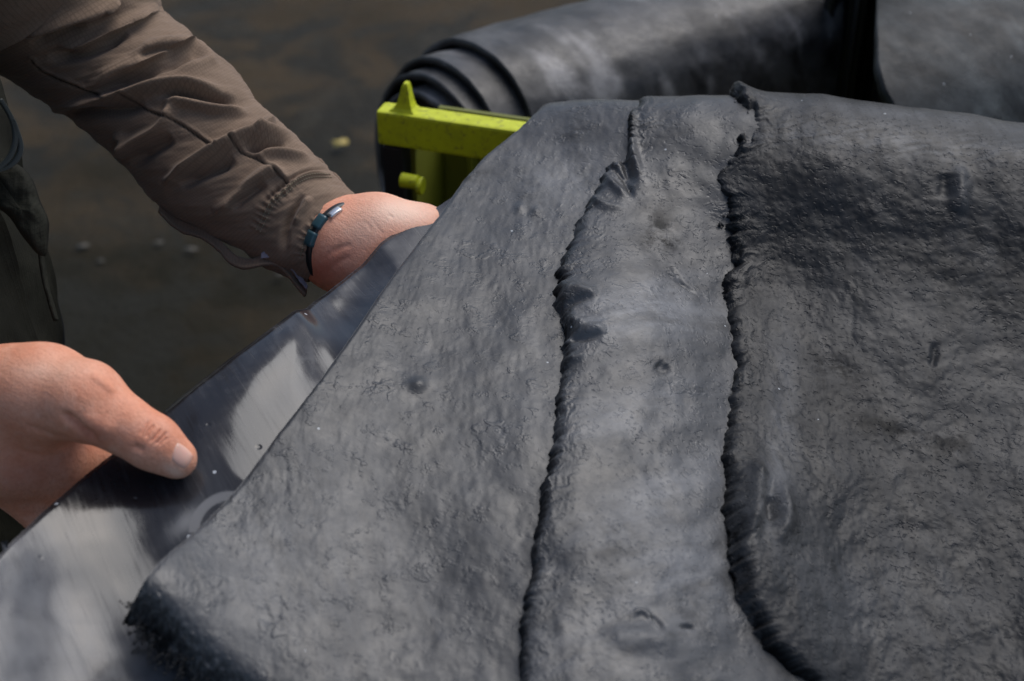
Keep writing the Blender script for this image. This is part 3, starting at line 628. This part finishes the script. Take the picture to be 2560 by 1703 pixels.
for nm, pr, lines in (('near', near, hand_lines_near), ('far', far, hand_lines_far)):
    f = sdf(pr); lo, hi = bounds(pr); V, F = surface_nets(f, lo, hi, .0022); V = relax(V, F, 9)
    V0 = V.copy(); Fq = F
    # refine: one Catmull-like split by midpoint for crisp creases
    for _ in range(2 if nm == 'near' else 1):
        n = len(V); ed = np.sort(np.concatenate([F[:, [0, 1]], F[:, [1, 2]], F[:, [2, 3]], F[:, [3, 0]]]), 1); ue, inv = np.unique(ed, axis=0, return_inverse=True); inv = inv.reshape(4, -1)
        E = V[ue].mean(1); Cc = V[F].mean(1); eo = n; fo = n+len(ue); V = np.concatenate([V, E, Cc]); fi = fo+np.arange(len(F))
        F = np.concatenate([np.stack([F[:, k], eo+inv[k], fi, eo+inv[k-1]], 1) for k in range(4)]); V = relax(V, F, 2)
    N = vnormals(V, F); x, y, d = proj(V); cam_side = ((np.array([0, 0, ZC])-V)*N).sum(1) > -.05
    V = V+N*(1.35*creases(x, y, lines)*cam_side)[:, None]; V = relax(V, F, 1)
    bodyV.append(V); bodyF.append(F+off); off += len(V); x, y, d = proj(V)
    if nm == 'near':
        red.append(.28*gauss(x, y, 385, 1090, 60, 45)+.4*gauss(x, y, 230, 1090, 50, 40)+.35*gauss(x, y, 40, 1170, 90, 90)); pale.append(.6*gauss(x, y, 440, 1180, 30, 14, 30)+.4*gauss(x, y, 120, 930, 90, 30))
    else:
        red.append(.65*gauss(x, y, 800, 680, 45, 40)+.35*gauss(x, y, 850, 640, 60, 20, -30)); pale.append(.9*gauss(x, y, 1000, 530, 90, 40)+.4*gauss(x, y, 900, 580, 60, 40))
    bv = BVHTree.FromPolygons(V.tolist(), F.tolist()); hb[nm] = bv
# upper arms, torso and neck, under the clothes
sh_l = np.array([-.46, .985, 1.43]); el_l = p3(60, 30, 1.12); sh_r = np.array([-.47, .60, 1.43]); el_r = p3(-620, 900, .90)
core = [([(sh_l, .05), (el_l, .043), (p3(330, 250, 1.13), .040)], .02), ([(sh_r, .05), (el_r, .042)], .02), ([(np.array([-.47, .70, 1.36]), .10), (np.array([-.48, .80, 1.38]), .10), (np.array([-.47, .89, 1.36]), .10)], .03),
        ([(np.array([-.48, .80, 1.36]), .11), (np.array([-.49, .80, 1.0]), .105), (np.array([-.49, .80, .85]), .11)], .05), ([(np.array([-.48, .80, 1.4]), .06), (np.array([-.47, .80, 1.52]), .055)], .03)]
lo, hi = bounds(core); V, F = surface_nets(sdf(core), lo, hi, .012); bodyV.append(V); bodyF.append(F+off); red.append(np.zeros(len(V))); pale.append(np.zeros(len(V)))
body = mesh('body', np.concatenate(bodyV), np.concatenate(bodyF), SKIN, person, attrs={'red': np.concatenate(red), 'pale': np.concatenate(pale)})
def hit(bv, px, py):
    o_ = Vector((0, 0, ZC)); d_ = Vector((P(px, py, 1.)-np.array([0, 0, ZC])).tolist()).normalized()
    r = bv.ray_cast(o_, d_)
    return (np.array(r[0]), np.array(r[1])) if r[0] is not None else (None, None)
# thumb nail
qa = np.array([(441, 1096), (423, 1152), (464, 1180), (492, 1138)], float); n_ = 15; Gn = np.full((n_, n_, 3), np.nan); Nn = np.zeros((n_, n_, 3))
for i in range(n_):
    for j in range(n_):
        a = -1+2*i/(n_-1); b = -1+2*j/(n_-1); a2 = a*math.sqrt(1-b*b*.34); b2 = b*math.sqrt(1-a*a*.34); u = (a2+1)/2; v = (b2+1)/2
        q = (qa[0]*(1-v)+qa[1]*v)*(1-u)+(qa[3]*(1-v)+qa[2]*v)*u; p, nrm = hit(hb['near'], *q)
        if p is not None:
            if nrm@(np.array([0, 0, ZC])-p) < 0: nrm = -nrm
            Gn[i, j] = p; Nn[i, j] = nrm
for _ in range(6):
    for i, j in np.argwhere(np.isnan(Gn[..., 0])):
        nb = [(i+a, j+b) for a in (-1, 0, 1) for b in (-1, 0, 1) if 0 <= i+a < n_ and 0 <= j+b < n_ and not np.isnan(Gn[i+a, j+b, 0])]
        if nb: Gn[i, j] = np.mean([Gn[k] for k in nb], 0); Nn[i, j] = np.mean([Nn[k] for k in nb], 0)
uu = np.linspace(-1, 1, n_); prof_ = (1-np.maximum(np.abs(uu[:, None]), np.abs(uu[None, :]))**6)
Gn = Gn+Nn*(.0009*prof_-.0004)[..., None]; V, F = slab(Gn, Nn, .0012); mesh('thumb_nail', V, F, NAILM, body)

# ---- far sleeve
U = np.array([(300, -330), (345, -150), (398, -10), (412, 32), (466, 68), (492, 108), (560, 153), (620, 220), (645, 256), (700, 306), (757, 360), (800, 400), (832, 432), (880, 478), (926, 509)], float)
Lw = np.array([(-330, 60), (-170, 120), (-30, 175), (35, 212), (95, 248), (135, 275), (205, 325), (275, 385), (335, 448), (385, 503), (440, 545), (530, 590), (612, 634), (690, 682), (770, 706)], float)
Dc = np.array([1.06, 1.09, 1.105, 1.105, 1.10, 1.10, 1.095, 1.09, 1.085, 1.08, 1.075, 1.07, 1.065, 1.06, 1.055])
k_ = np.linspace(0, 1, len(U)); nu, nv = 420, 300; uu = np.linspace(0, 1, nu)
Us = ncs(k_, U, uu); Ls = ncs(k_, Lw, uu); Ds = ncs(k_, Dc, uu); Us[:, :] += 2.0*fbm(uu[:, None]*14, np.zeros((nu, 1)), 91); C_ = (Us+Ls)/2; H_ = (Us-Ls)/2; hw = np.hypot(H_[:, 0], H_[:, 1])/FP*Ds
ph = np.linspace(0, 2*np.pi, nv)[None, :]
rd = hw*.88
tx = np.gradient(C_[:, 0]); ty = np.gradient(C_[:, 1]); tl = np.hypot(tx, ty); tx /= tl; ty /= tl
# the open end leans back so that the near rim sits further up the arm
lean = np.interp(uu, [0, .8, 1], [0, 0, 14.])[:, None]*np.sin(ph)
px = C_[:, :1]+H_[:, :1]*np.cos(ph)-tx[:, None]*lean; py = C_[:, 1:]+H_[:, 1:]*np.cos(ph)-ty[:, None]*lean
dd = Ds[:, None]-rd[:, None]*np.sin(ph)
G = P(px, py, dd); N = normals(G); cen = P(C_[:, 0], C_[:, 1], Ds)[:, None, :]; N = np.where(((G-cen)*N).sum(2, keepdims=True) > 0, N, -N)
c1s = 1/2.1775
def sc(l): return [(a*c1s, b*c1s) for a, b in l]
folds = [(sc([(60, 190), (150, 165), (350, 110), (560, 40), (640, -10)]), 15, .0055), (sc([(300, 245), (480, 235), (600, 165), (760, 85), (880, 60)]), 14, .006), (sc([(480, 500), (560, 420), (680, 360), (860, 300), (1000, 230), (1060, 215)]), 15, .0055),
 (sc([(260, 590), (400, 572), (560, 545), (700, 515), (850, 480), (1050, 470), (1230, 500)]), 13, .0068), (sc([(640, 850), (750, 760), (910, 650), (950, 570), (1000, 560)]), 13, .006), (sc([(880, 1010), (1000, 930), (1150, 840), (1250, 790), (1400, 745), (1600, 745)]), 14, .0075),
 (sc([(1150, 1160), (1300, 1060), (1400, 965), (1490, 930), (1560, 990)]), 13, .005), (sc([(870, 545), (1000, 560), (1180, 600), (1360, 620)]), 11, .0045), (sc([(700, 330), (850, 245), (980, 240), (1100, 285), (1180, 360)]), 12, .004), (sc([(560, 90), (600, 40), (640, 0)]), 8, .004),
 (sc([(1200, 330), (1100, 350), (950, 380), (800, 440)]), 14, .003), (sc([(1380, 870), (1480, 830), (1600, 850), (1700, 860)]), 10, .004), (sc([(1500, 650), (1420, 700), (1380, 760)]), 10, .003), (sc([(620, 720), (700, 800), (640, 850)]), 12, .003),
 # valleys under the crests
 (sc([(250, 300), (420, 290), (560, 240), (700, 160)]), 17, -.0055), (sc([(560, 500), (700, 430), (900, 380), (1050, 310)]), 15, -.004), (sc([(300, 640), (480, 610), (680, 590), (800, 560)]), 17, -.0062), (sc([(700, 900), (820, 820), (940, 740)]), 17, -.005), (sc([(960, 1010), (1080, 950), (1200, 900), (1280, 850)]), 17, -.0065), (sc([(860, 520), (1000, 510), (1150, 530), (1300, 560)]), 9, -.005), (sc([(1250, 1130), (1350, 1060), (1450, 990)]), 14, -.004), (sc([(1320, 800), (1450, 800), (1560, 790)]), 9, -.004), (sc([(150, 230), (350, 180), (480, 120)]), 15, -.0045), (sc([(740, 320), (820, 290), (960, 280)]), 9, -.003),
 ([(761, 480), (743, 513), (720, 554), (712, 630)], 9, -.0032), ([(775, 490), (755, 525), (735, 565)], 10, .0028), ([(659, 539), (674, 508), (702, 483), (725, 462), (763, 439), (799, 434), (830, 437)], 6, .0016), ([(652, 530), (668, 500), (696, 474), (722, 452), (760, 430), (798, 424), (826, 426)], 5, -.0018)]
fx, fy, _ = proj(G); front = sstep(-.25, .1, np.sin(ph)*np.ones_like(fx))
al_ = uu[:, None]*.62; W_ = ph*.06
folds = [(a, b*.98, c_) for a, b, c_ in folds]; h = 1.85*front*creases(fx, fy, folds)
ang_w = al_*2.3+W_*1.2
h += .0016*fbm(al_*26+W_*18, W_*11-al_*5, 95, 3)+.0004*fbm(al_*60+W_*30, W_*30, 96, 2)
# puckered seam at the cuff
d1, t1, s1 = pdist(fx, fy, smooth_line([(640, 575), (659, 539), (674, 508), (702, 483), (725, 462), (763, 439), (799, 434), (830, 437)], 30))
h += .0013*np.sin(t1*95+2*fbm(t1*9, t1*0, 5))*np.exp(-(d1/16)**2)*front*sstep(.75, .35, t1)
d2, t2, s2 = pdist(fx, fy, smooth_line([(752, 640), (763, 595), (784, 562), (817, 534), (845, 513), (881, 500), (906, 495)], 30))
h += .0010*np.sin(t2*80+2*fbm(t2*9, t2*0, 6))*np.exp(-(d2/13)**2)*front*sstep(.8, .3, t2)-.0008*np.exp(-(d2/4)**2)*front
seams = [sc([(170, 330), (240, 400), (330, 440), (460, 490), (590, 535)]), sc([(690, 530), (800, 600), (930, 650), (1060, 730), (1180, 815)]), sc([(1255, 788), (1320, 830), (1450, 900), (1500, 950), (1575, 998)])]
sm_ = np.zeros_like(fx)
for l in seams:
    d3, t3, s3 = pdist(fx, fy, smooth_line(l, 40)); h += front*(-.0018*np.exp(-(d3/3.2)**2)+.0012*np.exp(-((d3-7)/5)**2)*(s3 < 0)); sm_ = np.maximum(sm_, np.exp(-(d3/2.2)**2)*front)
h *= (sstep(1.0, .95, uu)*.95+.05)[:, None]
G = G+N*h[..., None]; G[:, -1] = G[:, 0]
jk = empty
V = G.reshape(-1, 3); F = gridF(nu, nv)
# inner wall of the opening
Nn = normals(G); inn = G[-60:][::-1]-N[-60:][::-1]*.0022
V = np.concatenate([V, inn.reshape(-1, 3)]); o0 = nu*nv; F = np.concatenate([F, gridF(60, nv, o0)]); a = (nu-1)*nv+np.arange(nv-1); F = np.concatenate([F, np.stack([a, a+1, o0+np.arange(nv-1)+1, o0+np.arange(nv-1)], 1)])
seg = np.r_[0, np.cumsum(np.linalg.norm(np.diff(cen[:, 0], axis=0), axis=1))]
uv = np.stack([np.repeat(seg[:, None], nv, 1), ph*hw[:, None].mean()*np.ones((nu, 1))], 2).reshape(-1, 2); uv = np.concatenate([uv, uv[:60*nv]])
# ---- jacket torso first (the sleeve is its child)
zz = np.linspace(.86, 1.47, 150)[:, None]; tt = np.linspace(0, 2*np.pi, 181)[None, :]
fx_ = np.interp(zz, [.86, .95, 1.03, 1.10, 1.18, 1.3, 1.40, 1.47], [.150, .155, .150, .138, .125, .135, .12, .05]); by = np.interp(zz, [.86, 1.0, 1.2, 1.35, 1.42, 1.47], [.20, .20, .205, .215, .18, .07])
G2 = np.stack([-.46-np.interp(zz, [.86, 1.0, 1.2, 1.3], [.028, .018, .004, 0])+fx_*np.cos(tt), .80+by*np.sin(tt), zz+0*tt], 2); N2_ = np.stack([np.cos(tt)+0*zz, np.sin(tt)+0*zz, 0*tt*zz], 2)
G2 = G2+N2_*(.006*fbm(zz*9+np.sin(tt)*1.5, tt*2.2+zz*4, 101, 4)*(1-np.exp(-0*tt)*0))[..., None]; G2[:, -1] = G2[:, 0]
ftor = gridF(150, 181); uvt = np.stack([tt*.17+0*zz, zz+0*tt], 2).reshape(-1, 2)
jacket = mesh('jacket', G2.reshape(-1, 3), ftor, JACKET_SHADE, person, uv=uvt, attrs={'seam': np.zeros(G2.shape[0]*G2.shape[1])})
sleeve = mesh('sleeve', V, F, JACKET, jacket, uv=uv, attrs={'seam': np.concatenate([sm_.ravel(), np.zeros(60*nv)])})
sbv = BVHTree.FromPolygons(G.reshape(-1, 3).tolist(), gridF(nu, nv).tolist())
# upper sleeve, far arm, from the shoulder to above the frame
def limb(path, rads, name, mat, parent, n=40, m=60, seed=1):
    pth = smooth_line(path, m); rad = np.interp(np.linspace(0, 1, m), np.linspace(0, 1, len(rads)), rads); V, F = tube(pth, rad, n, False); V = V.reshape(m, n, 3)
    c = pth[:, None, :]; dr = (V-c)/rad[:, None, None]; a = np.linspace(0, 1, m)[:, None]; q = np.linspace(0, 2*np.pi, n, endpoint=False)[None, :]
    V = V+dr*(.006*fbm(a*11+np.sin(q), np.cos(q)*1.6+a*5, seed, 3))[..., None]
    uvl = np.stack([a*.5+0*q, q*.06+0*a], 2).reshape(-1, 2)
    return mesh(name, V.reshape(-1, 3), F, mat, parent, uv=uvl, attrs={'seam': np.zeros(m*n)})
ctop = cen[0, 0]
limb([sh_l+np.array([0, -.03, .0]), sh_l+np.array([.01, .01, -.05]), (sh_l+ctop)/2, ctop, cen[25, 0]], [.085, .085, .078, hw[0]*.98, hw[25]*.9], 'upper_sleeve', JACKET, jacket, seed=111)
limb([sh_r+np.array([0, .04, .0]), sh_r, (sh_r+el_r)/2+np.array([-.02, -.01, 0]), el_r, P(-330, 950, .865), P(-140, 985, .84)], [.085, .08, .07, .062, .054, .046], 'sleeve', JACKET, jacket, seed=112)
# stitches on the cuff
pp = []
for line, step in (([(640, 575), (659, 539), (674, 508), (702, 483), (725, 462), (763, 439), (799, 434), (830, 437)], 6.2), ([(650, 580), (668, 543), (683, 513), (709, 490), (731, 469), (767, 447), (800, 442), (834, 445)], 6.2), ([(752, 640), (763, 595), (784, 562), (817, 534), (845, 513), (881, 500), (906, 495)], 6.)):
    l = smooth_line(line, 400); c = np.r_[0, np.cumsum(np.hypot(*np.diff(l, axis=0).T))]
    for q in np.arange(0, c[-1]-4, step):
        a = [np.interp(q, c, l[:, k]) for k in (0, 1)]; b = [np.interp(q+step*.58, c, l[:, k]) for k in (0, 1)]
        pa, na = hit(sbv, *a); pb, nb = hit(sbv, *b)
        if pa is None or pb is None: continue
        if na@(np.array([0, 0, ZC])-pa) < 0: na = -na
        pp.append(tube([pa+na*.0001, (pa+pb)/2+na*.0005, pb+na*.0001], [.00035, .0005, .00035], 5))
if pp: tag(mesh('stitching', *joinVF(pp), THREAD, jacket), kind='stuff')
# hanging cuff strap
def ribbon(path, wv, th, name, mat, parent, m=80, nw=8, wav=.001):
    pth = smooth_line(path, m); wv_ = np.asarray(wv); s = np.linspace(0, 1, nw)
    G = pth[:, None, :]+s[None, :, None]*wv_; G = G+(wav*fbm(np.linspace(0, 9, m)[:, None], s[None, :]*1.2, 121, 3))[..., None]*np.array([0, 0, 1.])
    N = normals(G); V, F = slab(G, N, th); uvr = np.tile(np.stack([np.linspace(0, .12, m)[:, None]+0*s, s[None, :]*.03+np.zeros((m, 1))], 2).reshape(-1, 2), (2, 1))
    return mesh(name, V, F, mat, parent, uv=uvr, attrs={'seam': np.zeros(len(V))})
edge = [(398, 518, 1.068), (450, 564, 1.064), (500, 585, 1.058), (555, 622, 1.050), (603, 660, 1.044), (640, 656, 1.040), (690, 652, 1.040), (718, 672, 1.042), (742, 702, 1.044), (766, 730, 1.046)]
ribbon([P(*e) for e in [(a, b+9, c_) for a, b, c_ in edge]], UP*.007+FW*.006, .0024, 'cuff_strap', JACKET, jacket)
ribbon([P(652, 646, 1.0385), P(690, 642, 1.0385), P(720, 663, 1.0405), P(744, 694, 1.0425), P(768, 723, 1.0445)], UP*.004+FW*.001, .0012, 'fastener_patch', VELCRO, jacket, m=40)
# pocket flap, zip, strap, on the jacket front
def plate(pts, d, th, name, mat, parent, puff=.003):
    pts = np.array(pts, float); c = pts.mean(0); o_ = smooth_line(np.vstack([pts, pts[:1]]), 61)[:-1]; R_ = 10; rows = []
    for k in range(R_+1):
        f = k/R_; q = c+(o_-c)*f; rows.append(P(q[:, 0], q[:, 1], d-puff*(1-f**4)+.0015*fbm(q[:, 0]/30, q[:, 1]/30, 131)))
    G = np.array(rows); G = np.concatenate([G, G[:, :1]], 1); N = np.repeat((-(FW))[None, None, :], R_+1, 0)*np.ones((R_+1, G.shape[1], 1)); V, F = slab(G, N, th)
    return mesh(name, V, F, mat, parent, uv=np.tile(np.stack([V[:len(V)//2, 0], V[:len(V)//2, 2]], 1), (2, 1)), attrs={'seam': np.zeros(len(V))})
plate([(-40, 395), (30, 405), (70, 440), (95, 505), (113, 545), (113, 600), (104, 640), (75, 615), (45, 575), (15, 535), (-40, 500)], .905, .006, 'pocket_flap', JACKET_SHADE, jacket, .006)
for k in range(2):
    zp = [[(-5, 420), (20, 395), (36, 352), (36, 330), (22, 285), (0, 250)], [(-10, 426), (10, 420), (38, 400), (50, 368), (46, 345), (30, 300)]][k]
    q = tube(smooth_line([P(a, b, .893) for a, b in zp], 30), .0016, 8); mesh('zip_tape', q[0], q[1], ZIPM, jacket)
    pts = smooth_line([P(a+5, b+2, .890) for a, b in zp], 36); t_ = []
    for p in pts: rounded_box(t_, p, .0022, .0014, .0010, RT, UP, FW, .0002)
    tag(mesh('zip_teeth', *joinVF(t_), ZIPM, jacket, smooth=False), kind='stuff')
ribbon([P(100, 610, .93), P(108, 680, .93), P(122, 740, .93), P(140, 800, .932)], P(112, 690, .935)-P(104, 690, .93), .002, 'drawstring', JACKET_SHADE, jacket, m=30)
# trousers
tz = np.linspace(.03, .93, 60)[:, None]; tp = []
for sy in (-.105, .105):
    r1 = np.interp(tz, [.03, .1, .45, .8, .93], [.085, .075, .085, .11, .125]); cxx = -.50+np.interp(tz, [0, .93], [.02, 0]); q = np.linspace(0, 2*np.pi, 49)[None, :]
    Gt = np.stack([cxx+(r1*1.18+.006*fbm(tz*7, q*1.5, 141))*np.cos(q), .80+sy+r1*np.sin(q), tz+0*q], 2); Gt[:, -1] = Gt[:, 0]; tp.append((Gt.reshape(-1, 3), gridF(60, 49)))
V, F = joinVF(tp); mesh('trousers', V, F, TROUS, person, uv=V[:, [1, 2]], attrs={'seam': np.zeros(len(V))})
for sy in (-.105, .105):
    p = []; q = tube([(-.53, .80+sy, .045), (-.45, .80+sy, .06), (-.34, .80+sy, .05), (-.24, .80+sy, .04), (-.21, .80+sy, .035)], [.035, .05, .048, .04, .02], 20); V = q[0].copy(); V[:, 2] = np.maximum(V[:, 2], .0); mesh('shoe', V, q[1], BLACKP, person)
# bracelet
ca = P(858, 612, 1.047); adir = P(915, 644, 1.03)-P(801, 580, 1.064); adir /= np.linalg.norm(adir); b1 = UP-adir*(UP@adir); b1 /= np.linalg.norm(b1); b2 = np.cross(adir, b1)
def ring_pt(t, r=.0318): return ca+r*(b1*math.cos(t)+b2*math.sin(t)*.98)
ts = np.linspace(0, 2*np.pi, 73); V = []; ns = 10
for t in ts[:-1]:
    c = ring_pt(t); rdir = (c-ca)/np.linalg.norm(c-ca)
    for k in range(ns):
        a = 2*math.pi*k/ns; V.append(c+rdir*.0021*math.cos(a)+adir*.0036*math.sin(a))
F = [[i*ns+k, i*ns+(k+1) % ns, ((i+1) % 72)*ns+(k+1) % ns, ((i+1) % 72)*ns+k] for i in range(72) for k in range(ns)]
brace = mesh('bracelet', V, F, BAND, person)
def ring_at(pyt):
    best = min(np.linspace(0, 2*np.pi, 720), key=lambda t: abs(proj(ring_pt(t))[1]-pyt)+(1e3 if (ring_pt(t)-ca)@FW > 0 else 0)); return best
for pyt, nm, mt in ((556, 'bead', BEAD), (597, 'bead', BEAD), (528, 'metal_tag', STEEL)):
    t0 = ring_at(pyt); t_ = []
    pth = [ring_pt(t0+a, .0324) for a in np.linspace(-.16, .16, 7)]; V = []; n2 = 14
    for c in pth:
        rdir = (c-ca)/np.linalg.norm(c-ca)
        for k in range(n2):
            a = 2*math.pi*k/n2; sx = abs(math.cos(a))**.5*np.sign(math.cos(a)); sy = abs(math.sin(a))**.5*np.sign(math.sin(a))
            V.append(c+rdir*(.0028 if nm == 'bead' else .0016)*sx+adir*(.0044 if nm == 'bead' else .003)*sy+(adir*.004 if nm != 'bead' else 0))
    F = [[i*n2+k, i*n2+(k+1) % n2, (i+1)*n2+(k+1) % n2, (i+1)*n2+k] for i in range(6) for k in range(n2)]+[list(range(n2))[::-1], [6*n2+k for k in range(n2)]]
    mesh(nm, V, F, mt, brace)

# ------------------------------------------------------------------ bits on the ground
def on_ground(px, py):
    r = P(px, py, 1.)-np.array([0, 0, ZC]); return np.array([0, 0, ZC])+r*((ZC+.018)/-r[2])
def leaf(px, py, r, lab, rot):
    p = on_ground(px, py)+np.array([0, 0, .012]); V = []; n = 16
    for k in range(n):
        a = 2*math.pi*k/n; q = r*(1-.25*abs(math.sin(a)))*(1+.12*math.cos(5*a)); V.append((math.cos(a+rot)*q, math.sin(a+rot)*q, .004*math.sin(3*a)))
    V.append((0, 0, .006)); F = [[k, (k+1) % n, n] for k in range(n)]; o = mesh('fallen_leaf', np.array(V)+p, F, LEAFM)
    sm = o.modifiers.new('solid', 'SOLIDIFY'); sm.thickness = .0006
    return tag(o, lab, 'leaf')
leaf(851, 368, .019, 'yellow fallen leaf on the dark ground left of the lime container', .4)
for px, py, r, lab in ((207, 622, .012, 'pale pebble on the ground beside the jacket pocket flap, leftmost of the five'), (398, 612, .011, 'pale pebble on the ground below the sleeve, level with the cuff strap'), (478, 628, .011, 'pale pebble on the ground nearest the hanging cuff strap'), (252, 656, .008, 'small pebble on the ground just below and right of the leftmost pebble'), (700, 690, .009, 'small pebble on the ground just under the cuff beside the glossy sheet')):
    p = on_ground(px, py); v = IV*(1+.2*np.random.default_rng(int(px)).normal(size=(len(IV), 1)))*np.array([1.5, .9, .14])*r*.85; o = mesh('pebble', v+p+np.array([0, 0, r*.5]), IF, PEB)
    tag(o, lab, 'pebble', 'pale pebbles on the wet ground')
